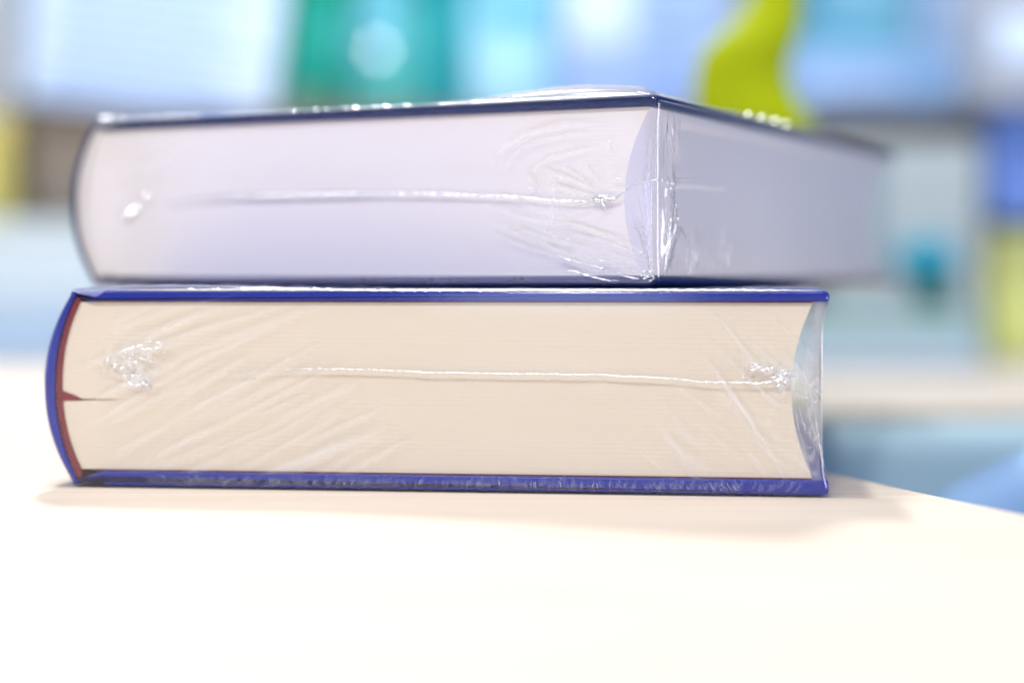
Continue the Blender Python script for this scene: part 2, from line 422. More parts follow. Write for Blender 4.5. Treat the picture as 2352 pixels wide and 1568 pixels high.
        edge = np.minimum(np.minimum(A * 60, (1 - A) * 60), np.minimum(B * 12, (1 - B) * 12)) + 0 * X
        Y = np.where(edge < 1, -.0006 + (Y + .0006) * smooth01(edge), Y)
        hz = np.zeros_like(X)
        for (cx, cz, rx, rz, h) in s.haze:
            q = ((X - cx) / rx) ** 2 + ((Z - cz) / rz) ** 2
            ang = np.arctan2(Z - cz, X - cx)
            mod = .65 + .35 * np.sin(ang * 7 + 9 * np.sqrt(q) + cx * 900)
            hz = np.maximum(hz, h * np.exp(-q) * mod)
        for (a, c, sg, h) in s.ridges: hz = hz + np.clip(seg_ridge(X, Z, a, c, sg * .8, 600 * s.hk * abs(h)), 0, .10 * s.hk) * min(1, h / .00002 if h > 0 else 0)  # whitens the streaks in place of the light they would reflect
        hz = hz * (.12 + .88 * smooth01((Z - s.tb * .85) / .0012) * smooth01(((T - s.tt * .85) - Z) / .0012))
        for (pts, sg, h) in s.polys: hz = hz + poly_ridge(X, Z, pts, sg * .8, .12 * s.hk)  # arcs whitened likewise, a painted reflection
        for (a, c, sg, h) in s.puckers: hz = np.maximum(hz, seg_ridge(X, Z, a, c, sg, .13))  # pale stripes painted for the reflections in the puckers
        P = np.stack([X, Y + 0 * X, Z], -1).reshape(-1, 3)
        st = NA + 1
        idx = np.arange((NB + 1) * st).reshape(NB + 1, st)
        quads = np.stack([idx[:-1, :-1], idx[:-1, 1:], idx[1:, 1:], idx[1:, :-1]], -1).reshape(-1, 4)
        # boundary loop, counter-clockwise seen from the front
        lp = np.concatenate([idx[0, :], idx[1:, -1], idx[-1, -2::-1], idx[-2:0:-1, 0]])
        n = len(lp); nb = np.zeros((n, 2)); c0 = st; c1 = c0 + NB; c2 = c1 + NA
        nb[0:c0, 1] = -1; nb[c0:c1, 0] = 1; nb[c0 - 1] = (1, -1); nb[c1 - 1] = (1, 1)
        nb[c1:c2, 1] = 1; nb[c2 - 1] = (-1, 1); nb[c2:, 0] = -1; nb[0] = (-1, -1)
        nb[[0, c0 - 1, c1 - 1, c2 - 1]] *= .72
        base = P[lp]
        rings = []
        for k in range(1, 8):
            an = k / 7 * math.pi / 2; rings.append((r * math.sin(an), -.0006 + r * (1 - math.cos(an)), 1 - math.cos(an)))
        ys = np.concatenate([np.linspace(.0005, .045, 70), np.linspace(.048, s.L + .0005, 46)])
        for y in ys: rings.append((r, y, 1.0))
        allP = [P]; cnt = len(P); prev = lp; Q = [quads]; HZ = [hz.reshape(-1)]
        side = (nb[:, 0] > .5); top = (nb[:, 1] > .5) & (np.abs(nb[:, 0]) < .5); bot = (nb[:, 1] < -.5)
        rg = s.rng; ph = rg.uniform(0, 6, 8)
        for (off, y, ec) in rings:
            q = base.copy(); q[:, 1] = y
            q[top, 1] += .0018 * ec * (1 if y < .01 else max(0, 1 - (y - .01) / .02))
            q[:, 0] += nb[:, 0] * off; q[:, 2] += nb[:, 1] * off
            fade = min(1, max(0, y / .004))
            # fore-edge sheet: sags towards the hollow pages and is wrinkled near the corner
            zz = q[side, 2]; bb = np.clip(zz / T, 0, 1)
            m = smooth01((zz - s.tb) / .005) * smooth01((T - s.tt - zz) / .005)
            dx = np.zeros_like(zz)
            for (a, c, sg, h) in s.foreridges: dx += seg_ridge(np.full_like(zz, y), zz, a, c, sg, h)
            q[side, 0] += (dx - .0006 * m) * fade * m
            xx = q[top, 0]
            dz = .00012 * np.sin(xx * 310 + ph[0] + y * 200) * np.sin(xx * 97 + ph[1]) + .00010 * np.sin(xx * 760 + ph[2] - y * 90) + .00010 * np.sin(y * 330 + ph[3])
            dz = dz * fade
            if s.topbump: dz = dz + s.topbump(xx, y)
            q[top, 2] += dz + .0001
            allP.append(q); new = np.arange(cnt, cnt + n); cnt += n
            Q.append(np.stack([np.roll(prev, -1), prev, new, np.roll(new, -1)], -1)); prev = new
            hh = np.zeros(n)
            if s.topbump: hh[top] = np.clip(s.topbump(xx, y) * 260, 0, .42)  # lifted film whitened to mimic a grazing reflection
            hs = np.zeros(int(side.sum())); hs[zz > T - .0016] = .3; hh[side] = hs * fade  # pale strip painted as sheen along the fore-edge top
            HZ.append(hh)
        if s.topbump:   # lift the turned-over front edge with the sheet
            pass
        V = np.concatenate(allP); F = np.concatenate(Q)
        me = bpy.data.meshes.new('shrink_wrap')
        me.vertices.add(len(V)); me.vertices.foreach_set('co', V.astype(np.float32).ravel())
        me.loops.add(len(F) * 4); me.loops.foreach_set('vertex_index', F.astype(np.int32).ravel())
        me.polygons.add(len(F)); me.polygons.foreach_set('loop_start', np.arange(0, len(F) * 4, 4, dtype=np.int32))
        me.polygons.foreach_set('loop_total', np.full(len(F), 4, dtype=np.int32))
        at_ = me.attributes.new('haze', 'FLOAT', 'POINT'); at_.data.foreach_set('value', np.concatenate(HZ).astype(np.float32))
        me.update(calc_edges=True); me.validate()
        o = link('shrink_wrap', me, M_film, s.root, True)
        s.film = o; return o
    def strokes(s, name, lines, fore=False):
        """raised milky folds of the film; each line is [(x, y, radius in mm), ...] read off the photo"""
        paths = []
        for ln in lines:
            pts = []
            for i in range(len(ln) - 1):
                (x0, y0, r0), (x1, y1, r1) = ln[i], ln[i + 1]
                m = max(2, int(math.hypot(x1 - x0, y1 - y0) / 5))
                for k in range(m + (1 if i == len(ln) - 2 else 0)):
                    t = k / m; x = x0 + (x1 - x0) * t; y = y0 + (y1 - y0) * t; r = r0 + (r1 - r0) * t
                    y += float(s.rng.normal(0, .7)); r *= float(s.rng.uniform(.65, 1.35)) * 1.35
                    if fore:
                        yy, z = s.fore2(x, y); p = Vector((0.0001, yy, z))
                    else:
                        u, z = s.loc2(x, y); yv = float(s.film_y(np.array(u), np.array(z))); p = Vector((u, yv, z))
                    pts.append((p, r * .001))
            paths.append(pts)
        o = tube_mesh(name, paths, M_seam, s.film)
        if len(lines) > 1: o['kind'] = 'stuff'
        return o

# ---------- lower book
blue = plain('royal_blue_laminate', (0.007, 0.022, 0.30), 0.32, 0.2, 900, 0.35, 0.25)
navy = plain('navy_laminate', (0.003, 0.015, 0.080), 0.28, 0.3, 900, 0.3, 0.25)
maroon = plain('maroon_endpaper', (0.13, 0.012, 0.03), 0.7)
A = Book('hardcover_book', (0.0701, 0.415, 0.0005), R(7.3), 0.1738, 0.235, 0.0453, 0.0034, 0.0024, 0.0068,
         .0036, .0082, .0036, .0013,
         dict(cover=blue, paper=paper('cream_page_edges', (0.78, 0.695, 0.565), (0.795, 0.71, 0.58)), endpaper=maroon,
              headband=weave('red_headband', (0.05, 0.004, 0.01), (0.36, 0.04, 0.06))), 5)
tag(A.root, 'lower thick hardcover book, royal blue cover, cream page edges and red headband, shrink-wrapped', 'book', 'shrink-wrapped books stacked on the table')
A.sag = .0016
A.build_case()
cz = A.loc2(200, 917, .0013)[1]; cx0 = A.loc2(140, 917, .0013)[0]; cx1 = A.loc2(292, 917, .0013)[0]
A.build_pages(crack=(cx0, cx1, cz))
# red wedge of the lining where the block has split
p0 = [A.loc2(*q, .0012) for q in ((133, 893), (146, 898), (168, 906), (187, 915), (184, 918), (150, 919), (139, 924), (133, 932))]
prism('spine_lining', p0, .0009, .006, plain('red_lining', (0.22, 0.02, 0.045), .7, .3, 1200, .3, .4), A.root, bev=.0001, seg=1)

rn = random.Random(11)
def L2(x, y): return A.loc2(x, y)
for i in range(64):           # left fan, rising to the right
    cx = rn.uniform(270, 820); cy = rn.uniform(705, 1085)
    if cx > 560 + (cy - 700) * .8: continue
    a = R(rn.uniform(16, 27) + (6 if cy > 850 else 0)); l = rn.uniform(60, 200)
    A.ridges.append((L2(cx - l * math.cos(a), cy + l * math.sin(a)), L2(cx + l * math.cos(a), cy - l * math.sin(a)), rn.uniform(.0005, .0013), rn.uniform(.00005, .00016)))
for i in range(46):           # right fan, falling to the right
    cx = rn.uniform(1490, 1850); cy = rn.uniform(790, 1085)
    if cx < 1700 - (cy - 790) * .75: continue
    a = R(rn.uniform(34, 56)); l = rn.uniform(40, 130)
    A.ridges.append((L2(cx - l * math.cos(a), cy - l * math.sin(a)), L2(cx + l * math.cos(a), cy + l * math.sin(a)), rn.uniform(.0005, .0012), rn.uniform(.00005, .00016)))
for i in range(130):          # fine puckers over the edge of the back cover
    cx = rn.uniform(330, 1840); t = (cx - 300) / 1550
    cy = 1096 + 18 * t + rn.uniform(-2, 10)
    sl = -1.1 * (1 - t * 2.4) if t < .42 else (t - .55) * 1.6
    dy = rn.uniform(8, 13); dx = dy * sl * 1.3
    A.puckers.append((L2(cx - dx * -1, cy - dy), L2(cx + dx * -1, cy + dy), rn.uniform(.0002, .00045), rn.uniform(.00010, .00028)))
PUCK = []
for i in range(210):
    cx = rn.uniform(430, 1700); t = (cx - 300) / 1550
    if cx < 620 and rn.random() < .5: continue
    cy = 1101 + 20 * t + rn.uniform(-3, 5)
    sl = 2.2 * (1 - t / .42) if t < .42 else -(t - .5) * 1.6
    dy = rn.uniform(5, 12); dx = dy * (sl + rn.uniform(-.25, .25)); r = rn.uniform(.04, .085)
    PUCK.append([(cx - dx, cy + dy, r * .3), (cx, cy, r), (cx + dx, cy - dy, r * .3)])
A.ridges.append((L2(440, 700), L2(560, 672), .0004, .0002))
def Hz(B, x, y, rx, ry, h):
    u, z = B.loc2(x, y); B.haze.append((u, z, rx * .0001, ry * .0001, h))
A.topbump = lambda x, y: .0007 * np.exp(-((x + .150) / .028) ** 2) * max(0, 1 - y / .04) * smooth01((x + .1738) / .008)
Hz(A, 1862, 900, 34, 110, .36); Hz(A, 1868, 1020, 26, 70, .34); Hz(A, 1880, 760, 20, 90, .25); Hz(A, 300, 830, 75, 45, .34); Hz(A, 318, 878, 32, 16, .75); Hz(A, 330, 803, 55, 8, .4)  # fore-edge patches imitate reflections, the others are crumpled film
Hz(A, 1805, 865, 22, 24, .85); Hz(A, 1770, 850, 50, 18, .35); Hz(A, 1745, 832, 36, 10, .4); Hz(A, 1790, 930, 55, 60, .15)
for (x, y) in ((300, 830), (320, 850), (290, 860), (345, 815), (1790, 870), (1760, 850), (1800, 900)):
    for k in range(4):
        a = rn.uniform(0, 6.28); l = rn.uniform(14, 40); dx, dy = l * math.cos(a), l * .6 * math.sin(a)
        A.ridges.append((L2(x - dx, y - dy), L2(x + dx, y + dy), .0004, rn.uniform(.00008, .0002)))
A.foreridges = [((.0, .022), (.03, .022), .001, -.0004)]
for k in range(16):
    y0 = k * .0012
    A.foreridges.append(((y0, .006 + rn.uniform(0, .01)), (y0 + .001 + rn.uniform(0, .003), .04 - rn.uniform(0, .01)), .0004, rn.uniform(.0001, .0004)))
A.rk = .34; A.hk = 2.0; A.build_film()
def z6(pts, r): return [(183.8 + x * .2734, 735 + y * .2734, rr) for (x, y, rr) in [(p[0], p[1], p[2] if len(p) > 2 else r) for p in pts]]
def z7(pts, r): return [(1378.2 + x * .2578, 753.4 + y * .2578, rr) for (x, y, rr) in [(p[0], p[1], p[2] if len(p) > 2 else r) for p in pts]]
seam = [(480, 857, .05), (520, 856, .04), (556, 855, .10), (575, 855, .13), (600, 852, .06), (640, 849, .10), (700, 847, .16), (760, 848, .2), (820, 848, .17), (880, 850, .17), (930, 852, .15),
        (960, 854, .2), (1000, 856, .17), (1050, 856, .2), (1100, 857, .17), (1150, 858, .18), (1200, 859, .2), (1260, 859, .17), (1310, 861, .2), (1378, 859.5, .16), (1422, 863.5, .22), (1480, 866, .24), (1530, 868, .14), (1565, 871, .1),
        (1600, 876, .17), (1650, 878, .17), (1690, 878, .1), (1715, 878, .18), (1744, 881, .24), (1780, 875, .24), (1800, 872, .3)]
A.strokes('weld_seam', [seam])
pk = A.strokes('pucker', PUCK); pk['kind'] = 'stuff'; pk.data.materials[0] = film_mat('tight_film', 0.15, 0.15, 0.16)  # milky tint of these puckers stands in for rippled reflections
A.strokes('crease_glint', [
    z6([(235, 350, .1), (320, 280, .18), (400, 255, .25), (460, 232, .25), (540, 205, .12), (600, 182, .14), (660, 185, .14), (700, 210, .16), (775, 208, .05)], .15),
    z6([(460, 232, .2), (560, 245, .2), (670, 235, .16), (700, 210, .12)], .15),
    z6([(275, 395, .14), (350, 400, .2), (400, 378, .14), (440, 360, .06)], .15),
    z6([(400, 375, .1), (480, 395, .12), (520, 450, .08)], .1), z6([(500, 305, .05), (560, 340, .14), (625, 348, .18)], .1),
    z6([(250, 440, .05), (340, 455, .12), (420, 470, .12)], .1), z6([(400, 520, .1), (470, 550, .3), (540, 535, .25), (600, 500, .08)], .1),
    z6([(150, 500, .03), (180, 440, .06), (235, 350, .12)], .1),
    z6([(700, 275, .1), (712, 272, .13), (720, 268, .06)], .1)])
A.strokes('crease_glint', [
    z7([(1265, 430, .08), (1300, 450, .16), (1340, 480, .14)], .1), z7([(1480, 388, .12), (1530, 355, .24), (1570, 390, .2), (1580, 440, .14)], .1),
    z7([(1340, 300, .06), (1400, 325, .2), (1460, 360, .14), (1490, 385, .1)], .1),
    z7([(1600, 430, .2), (1650, 400, .3), (1690, 430, .3), (1700, 490, .2), (1705, 530, .08)], .1), z7([(1560, 450, .3), (1620, 470, .42), (1650, 500, .3)], .1),
    z7([(1100, 186, .12), (1112, 190, .16), (1120, 178, .05)], .1), z7([(1580, 656, .1), (1590, 657, .16), (1602, 660, .08)], .1),
    z7([(1230, 205, .05), (1236, 222, .12), (1244, 240, .05)], .1)])

def z4(pts): return [(1516 + x * .3516, 643 + y * .3516, r) for x, y, r in pts]
A.strokes('crease_glint', [z4([(872, 705, .1), (920, 760, .16), (960, 770, .14), (1000, 792, .16), (1030, 800, .1)]),
    z4([(930, 560, .04), (945, 660, .1), (960, 770, .1)]), z4([(985, 560, .03), (975, 680, .1), (985, 790, .06)]),
    z4([(905, 820, .04), (930, 920, .1), (960, 1010, .04)]), z4([(960, 800, .06), (985, 930, .12), (1040, 1080, .08), (1075, 1230, .04)]),
    z4([(1010, 810, .05), (1020, 950, .1), (1055, 1120, .05)]), z4([(885, 850, .04), (900, 960, .07), (945, 1090, .04)])])
def crumple(B_, x, y, rx, ry, n):
    L = []
    for k in range(n):
        a = rn.uniform(0, 6.28); q = math.sqrt(rn.random()); cx = x + rx * q * math.cos(a); cy = y + ry * q * math.sin(a)
        an = rn.uniform(-.9, .5); l = rn.uniform(3, 11)
        L.append([(cx - l * math.cos(an), cy - l * math.sin(an), .05), (cx + rn.uniform(-2, 2), cy + rn.uniform(-3, 3), rn.uniform(.12, .32)), (cx + l * math.cos(an), cy + l * math.sin(an), .05)])
    return B_.strokes('crease_glint', L)
crumple(A, 318, 876, 30, 14, 16); crumple(A, 300, 835, 55, 26, 12); crumple(A, 1798, 868, 20, 20, 20); crumple(A, 1750, 845, 34, 12, 8)
A.edge_line(-.1635, -.001, .00042, .15)
# ---------- upper book
B = Book('hardcover_book', (0.0331, 0.426, 0.0468), R(26.5), 0.1607, 0.203, 0.0433, 0.0024, 0.0026, 0.0074,
         .0026, .0088, .0046, .0012,
         dict(cover=navy, paper=paper('white_page_edges', (0.80, 0.76, 0.72), (0.815, 0.775, 0.735)), endpaper=plain('white_endpaper', (.8, .76, .72), .7),
              headband=plain('cream_headband', (.72, .68, .64), .8, .1, 800, .3, .4), spine_th=.0002), 9)
tag(B.root, 'upper hardcover book, dark navy cover, turned askew and shrink-wrapped on the blue book', 'book', 'shrink-wrapped books stacked on the table')
B.sag = .0004
B.build_case(); B.build_pages()
def U(x, y): return B.loc2(x, y)
for i in range(40):           # towards the lower fore-edge corner
    cx = rn.uniform(1190, 1480); cy = 500 + (cx - 1190) * .38 + rn.uniform(-40, 70)
    a = R(rn.uniform(14, 28)); l = rn.uniform(30, 110)
    B.ridges.append((U(cx - l * math.cos(a), cy - l * math.sin(a)), U(cx + l * math.cos(a), cy + l * math.sin(a)), rn.uniform(.0003, .0008), rn.uniform(.00005, .00018)))
def curve(pts, sg, h):
    P = [Vector((x, y, 0)) for x, y in pts]; out = []
    for i in range(len(P) - 1):        # smooth the reading with a Catmull-Rom curve
        p0, p1, p2, p3 = P[max(i - 1, 0)], P[i], P[i + 1], P[min(i + 2, len(P) - 1)]
        for k in range(4):
            t = k / 4; q = .5 * ((2 * p1) + (p2 - p0) * t + (2 * p0 - 5 * p1 + 4 * p2 - p3) * t * t + (3 * p1 - p0 - 3 * p2 + p3) * t ** 3); out.append(U(q.x, q.y))
    out.append(U(*pts[-1])); B.polys.append((out, sg, h))
for k in (0, 1, 3):            # arcs round the knot
    f = 1 - k * .12; c = (1380, 450)
    pts = [(c[0] + (x - c[0]) * f, c[1] + (y - c[1]) * f) for x, y in ((1130, 400), (1150, 350), (1190, 318), (1250, 296), (1330, 284), (1410, 290))]
    curve([(x + rn.uniform(-4, 4), y + rn.uniform(-4, 4)) for x, y in pts], .0009 * f, .00016)
for i in range(18):
    a = rn.uniform(2.6, 4.2); l0, l1 = rn.uniform(20, 50), rn.uniform(90, 190)
    B.ridges.append((U(1400 + l0 * math.cos(a), 455 + l0 * math.sin(a)), U(1400 + l1 * math.cos(a), 455 + l1 * math.sin(a) * .9), rn.uniform(.0003, .0006), rn.uniform(.00006, .00018)))
B.ridges += [(U(1275, 390), U(1272, 560), .0005, .0002), (U(1215, 400), U(1240, 440), .0008, .0003), (U(270, 430), U(450, 325), .0018, .00008),
             (U(1040, 480), U(1130, 590), .0012, -.0001), (U(420, 600), U(650, 612), .002, -.0001)]
for i in range(60):
    cx = rn.uniform(760, 1500); cy = 648 + rn.uniform(-6, 6)
    B.puckers.append((U(cx - 6, cy - 9), U(cx + 6, cy + 9), rn.uniform(.00025, .0004), rn.uniform(.00006, .00016)))
Hz(B, 1390, 458, 26, 14, .7); Hz(B, 1350, 440, 110, 80, .14); Hz(B, 1330, 600, 120, 20, .12); Hz(B, 1495, 640, 24, 20, .4)
def O(x, y): return B.fore2(x, y)
for i in range(46):           # fore-edge: fan of pleats from the corner
    y0, z0 = rn.uniform(.0, .012), rn.uniform(.001, .006)
    B.foreridges.append(((y0 * .5, z0), (y0 * .4 + rn.uniform(.0, .010), z0 + rn.uniform(.010, .03)), rn.uniform(.0003, .0007), rn.uniform(.0001, .0005)))
for i in range(30):
    y0 = rn.uniform(.004, .05); B.foreridges.append(((y0, .001), (y0 + rn.uniform(-.001, .002), rn.uniform(.007, .016)), rn.uniform(.0004, .0009), rn.uniform(.0001, .0003)))
for i in range(26):
    y0 = rn.uniform(.001, .012); B.foreridges.append(((y0, .041), (y0 + rn.uniform(.0, .003), rn.uniform(.026, .034)), rn.uniform(.0003, .0007), rn.uniform(.0001, .0004)))
for k in range(9):
    B.foreridges.append(((.0025 + k * .0012, .0255), (.004 + k * .0013, .0222), .0004, .0005 - k * .00004))
B.foreridges.append(((.0, .0235), (.05, .0245), .0006, .0005))
def tb_(x, y):
    return .0026 * np.exp(-((x + .021) / .023) ** 2) * max(0, 1 - (y / .03)) * smooth01(-x / .006) * (1 if y >= 0 else .6) 
B.topbump = tb_
B.rk = .16; B.hk = 2.6; B.build_film()
def z3(pts): return [(1148.5 + x * .3281, 165.4 + y * .3281, r) for x, y, r in pts]
def z5(pts): return [(1102.6 + x * .2031, 514.5 + y * .2031, r) for x, y, r in pts]
B.strokes('weld_seam', [
    [(380, 470, .12), (440, 456, .2), (500, 453, .34), (560, 450, .5), (590, 451, .6), (640, 450, .5), (700, 448, .55), (760, 447, .5), (800, 446, .55), (840, 446, .35), (900, 445, .25), (960, 446, .3), (1020, 447, .34), (1060, 448, .26), (1110, 450, .2), (1150, 452, .26), (1200, 454, .25), (1235, 457, .15), (1280, 461, .1), (1310, 464, .14), (1345, 463, .18), (1368, 460, .2), (1390, 459, .4), (1410, 457, .2), (1425, 450, .1), (1440, 440, .12), (1452, 428, .22), (1470, 422, .12), (1490, 418, .14), (1508, 414, .2), (1516, 414, .08)]])
B.strokes('crease_glint', [
    [(283, 497, .5), (292, 492, .7), (302, 486, .4)], [(306, 480, .4), (312, 474, .55), (318, 470, .3)], [(330, 452, .3), (336, 449, .5), (342, 447, .25)],
    z3([(200, 810, .05), (235, 825, .22), (265, 845, .06)]), z3([(780, 480, .05), (782, 520, .12), (800, 548, .1)]),
    z3([(800, 735, .04), (830, 752, .16), (855, 738, .05)]), z3([(660, 890, .3), (720, 870, .5), (790, 900, .4)]), z3([(690, 905, .2), (740, 940, .2), (750, 960, .06)]),
    z3([(500, 912, .08), (560, 910, .16), (610, 902, .08)]), z3([(815, 900, .05), (850, 860, .12), (880, 830, .06)])])
B.strokes('crease_glint', [
    z5([(920, 372, .2), (960, 388, .28), (1040, 415, .18), (1150, 445, .06), (1280, 475, .06), (1340, 490, .22), (1420, 516, .26)]),
    z5([(1745, 285, .12), (1800, 310, .18), (1865, 332, .16)]), z5([(1340, 395, .06), (1390, 412, .14), (1440, 432, .06)]),
    z5([(980, 515, .06), (1080, 535, .1), (1200, 575, .16), (1300, 605, .2), (1400, 625, .18), (1500, 640, .12), (1590, 642, .06)]),
    z5([(1540, 555, .06), (1650, 590, .16), (1740, 615, .16), (1820, 625, .1)]), z5([(1905, 530, .12), (1930, 545, .22), (1960, 560, .12)]),
    z5([(1850, 580, .1), (1900, 590, .14), (1960, 575, .1)]), z5([(980, 170, .05), (1010, 182, .14), (1050, 200, .05)]), z5([(950, 30, .06), (985, 50, .18), (1020, 70, .06)])])

def facet(pos, lampos, size, mat, parent, name='crease_glint', jit=0.0):
    """small flat fold of film, turned so that a lamp glints in it"""
    v = (Vector((0, 0, EYE)) - pos).normalized(); l = (Vector(lampos) - pos).normalized(); h = (v + l).normalized()
    a = h.orthogonal().normalized(); b = h.cross(a)
    n = 9; ce = pos + h * size * .012
    V = [tuple(ce)] + [tuple(pos + (a * math.cos(2 * math.pi * k / n) + b * math.sin(2 * math.pi * k / n)) * size * (.5 + .12 * math.sin(k * 2.3))) for k in range(n)]
    V.append(tuple(pos - h * size * .15))
    F = [(0, 1 + k, 1 + (k + 1) % n) for k in range(n)] + [(n + 1, 1 + (k + 1) % n, 1 + k) for k in range(n)]
    me = bpy.data.meshes.new(name); me.from_pydata(V, [], F)
    o = link(name, me, mat, parent, False)
    bpy.context.view_layer.update()
    o.matrix_parent_inverse = parent.matrix_world.inverted()
    return o
def wpos(B, x, y, v=-.0002):
    u, z = B.loc2(x, y, v); bpy.context.view_layer.update()
    return B.root.matrix_world @ Vector((u, v, z))
def wfore(B, x, y):
    yy, z = B.fore2(x, y); return B.root.matrix_world @ Vector((.0006, yy, z))
M_glint = film_mat('glossy_fold', 0.3, 0.18, 0.45); M_soft = film_mat('soft_fold', 0.3, 0.34, 0.08)
for (x, y, sz) in ((291, 492, .0013), (303, 484, .0011), (313, 477, .0011), (336, 449, .0011), (540, 451, .0007), (600, 451, .0009), (655, 449, .0008), (712, 448, .0007), (760, 447, .0009), (810, 446, .0010)):
    facet(wpos(B, x, y), FL2, sz, M_glint, B.film)
for (x, y, sz) in ((1712, 262, .0011), (1744, 269, .0012), (1774, 277, .0014), (1800, 284, .0014)):
    facet(wfore(B, x, y), (-0.31, 1.88, 1.67), sz, M_soft, B.film)
for (x, y, sz) in ((238, 271, .0013), (252, 270, .0010)):
    facet(wpos(B, x, y), (-0.31, 1.88, 1.67), sz, M_soft, B.film)
crumple(B, 1388, 458, 22, 9, 16); crumple(B, 1492, 636, 16, 14, 12)
B.edge_line(-.158, -.125, .0007, .3); B.edge_line(-.122, -.062, .00040, .4); B.edge_line(-.062, -.003, .00026, .2)
M_pleat = film_mat('pleated_film', 0.16, 0.15, 0.2)
def pleats(name, lines, fore):
    o = B.strokes(name, lines, fore); o.data.materials[0] = M_pleat; o['kind'] = 'stuff'; return o
pleats('pleat', [[(1516 - k * 3.2 + rn.uniform(-2, 2), 246 + rn.uniform(0, 60) + k * 8, .04), (1510 - k * 4 + rn.uniform(-3, 3), 400 + rn.uniform(-30, 30), rn.uniform(.05, .13)), (1506 - k * 2 + rn.uniform(-4, 4), 560 + rn.uniform(-60, 60), .04)] for k in range(9)]
       + [[(1450 + rn.uniform(0, 20), 470 + rn.uniform(-30, 60), .04), (1470 + rn.uniform(0, 20), 540 + rn.uniform(-20, 30), rn.uniform(.06, .14)), (1496 + rn.uniform(-4, 6), 625, .04)] for k in range(8)], False)
pleats('pleat', [[(1522 + k * .8, 640 - rn.uniform(0, 20), .05), (1532 + k * 2.6, 560 - rn.uniform(0, 40), rn.uniform(.1, .26)), (1542 + k * 3.6, 480 - rn.uniform(0, 60) + k * 9, .05)] for k in range(12)]
       + [[(1530 + k * 3, 250 + k * 2, .05), (1536 + k * 4, 300 + rn.uniform(0, 30), rn.uniform(.08, .22)), (1545 + k * 2.5, 380 + rn.uniform(-20, 10), .04)] for k in range(6)]
       + [[(1575 + k * 9 + rn.uniform(-5, 5), 638, .03), (1578 + k * 9.5 + rn.uniform(-5, 5), 590 + rn.uniform(-15, 15), rn.uniform(.04, .12)), (1584 + k * 10, 540 + rn.uniform(-20, 30), .04)] for k in range(12)]
       + [[(1528, 405 + k * 2.5, .12), (1560, 409 + k * .6, .12), (1600 + k * 12, 411, .05)] for k in range(4)], True)
# ------------------------------------------------------------------ things far out of focus behind the books
def standing(name, x0, x1, y0, y1, D, depth, mat, label, cat, part=None, lean=0.0, group=None, bev=.003, base=None, tip=0.0):
    """upright box seen between readings x0..x1 and y0..y1 at distance D; part = (name, material, x0, x1, y0, y1 in fractions)"""
    a = at(x0, y1, D); b = at(x1, y0, D)
    wd, ht = b.x - a.x, b.z - a.z
    z0 = a.z if base is None else base
    ht = b.z - z0
    r = empty(name, ((a.x + b.x) / 2, D + depth / 2, z0)); r.rotation_euler = (lean, tip, 0)
    tag(r, label, cat, group)
    body = box('body', (wd, depth, ht), (0, 0, 0), mat, r, bev)
    for p in (part or []):
        nm, pm, fx0, fx1, fz0, fz1 = p
        box(nm, (wd * (fx1 - fx0), .0012, ht * (fz1 - fz0)), (wd * ((fx0 + fx1) / 2 - .5), -depth / 2 - .0007, ht * fz0), pm, r, .0004)
    return r
pw = lambda n, c, r=.6: plain(n, c, r, .05, 12, .15)
M_print = pw('print_blue', (.22, .38, .74)); M_white = pw('white_card', (.60, .76, .98)); M_pale = pw('pale_blue_card', (.34, .49, .84)); M_grey = pw('grey_card', (.55, .60, .62))

# rack that carries the upper row
sh = at(0, 290, 1.16).z; st_ = at(0, 262, 1.16).z
rack = empty('display_rack', (0.05, 1.3, 0))
tag(rack, 'blurred brown display rack standing on the tables behind the books', 'rack')
M_brown = pw('brown_board', (.17, .13, .095), .6)
box('shelf', (1.0, .30, st_ - sh), (0.0, 0, sh), M_brown, rack)
box('back_panel', (1.0, .012, 0.62), (0.0, .165, 0.0), pw('grey_green_panel', (.40, .47, .49), .7), rack)
for xx in (-.506, .506): box('side_panel', (.012, .34, .62), (xx, 0, 0), M_brown, rack)
top = st_ + .0005

standing('document_box', 40, 618, -260, 250, 1.17, .10, M_white, 'white document box at upper left, left of the green folder', 'box', [('text_line', M_print, .06 + .03 * (k % 3), .95 - .07 * ((k * 5) % 4), .05 + k * .062, .068 + k * .062) for k in range(13)], base=top, tip=R(7))
standing('document_box', -260, 20, -260, 250, 1.2, .10, pw('grey_box', (.50, .55, .60)), 'grey document box at the top left corner of the picture', 'box', [('label_strip', M_grey, .1, .9, .5, .7)], base=top)
standing('ring_binder', 628, 770, -260, 250, 1.18, .12, pw('deep_green', (.0, .24, .17)), 'deep green binder beside the white document box', 'binder', [('spine_label', pw('green_label', (.03, .37, .33)), .5, .95, .2, .5), ('spine_label', pw('moss_label', (.12, .22, .18)), .05, .9, .0, .1)], base=top, tip=R(7))
standing('ring_binder', 775, 985, -260, 250, 1.2, .12, pw('teal', (.07, .46, .46)), 'teal binder right of the deep green binder', 'binder', [('spine_label', pw('teal_label', (.14, .48, .62)), .12, .72, .24, .60), ('spine_label', pw('olive_label', (.12, .28, .24)), .0, .9, .0, .09), ('spine_label', pw('dark_print', (.02, .25, .30)), .72, .98, .5, .8)], base=top)
standing('ring_binder', 990, 1060, -260, 250, 1.19, .12, pw('dark_teal', (.01, .30, .36)), 'narrow dark teal binder between the teal and the pale cyan one', 'binder', [('spine_label', pw('dark_teal_label', (.02, .36, .42)), .2, .8, .2, .5)], base=top)
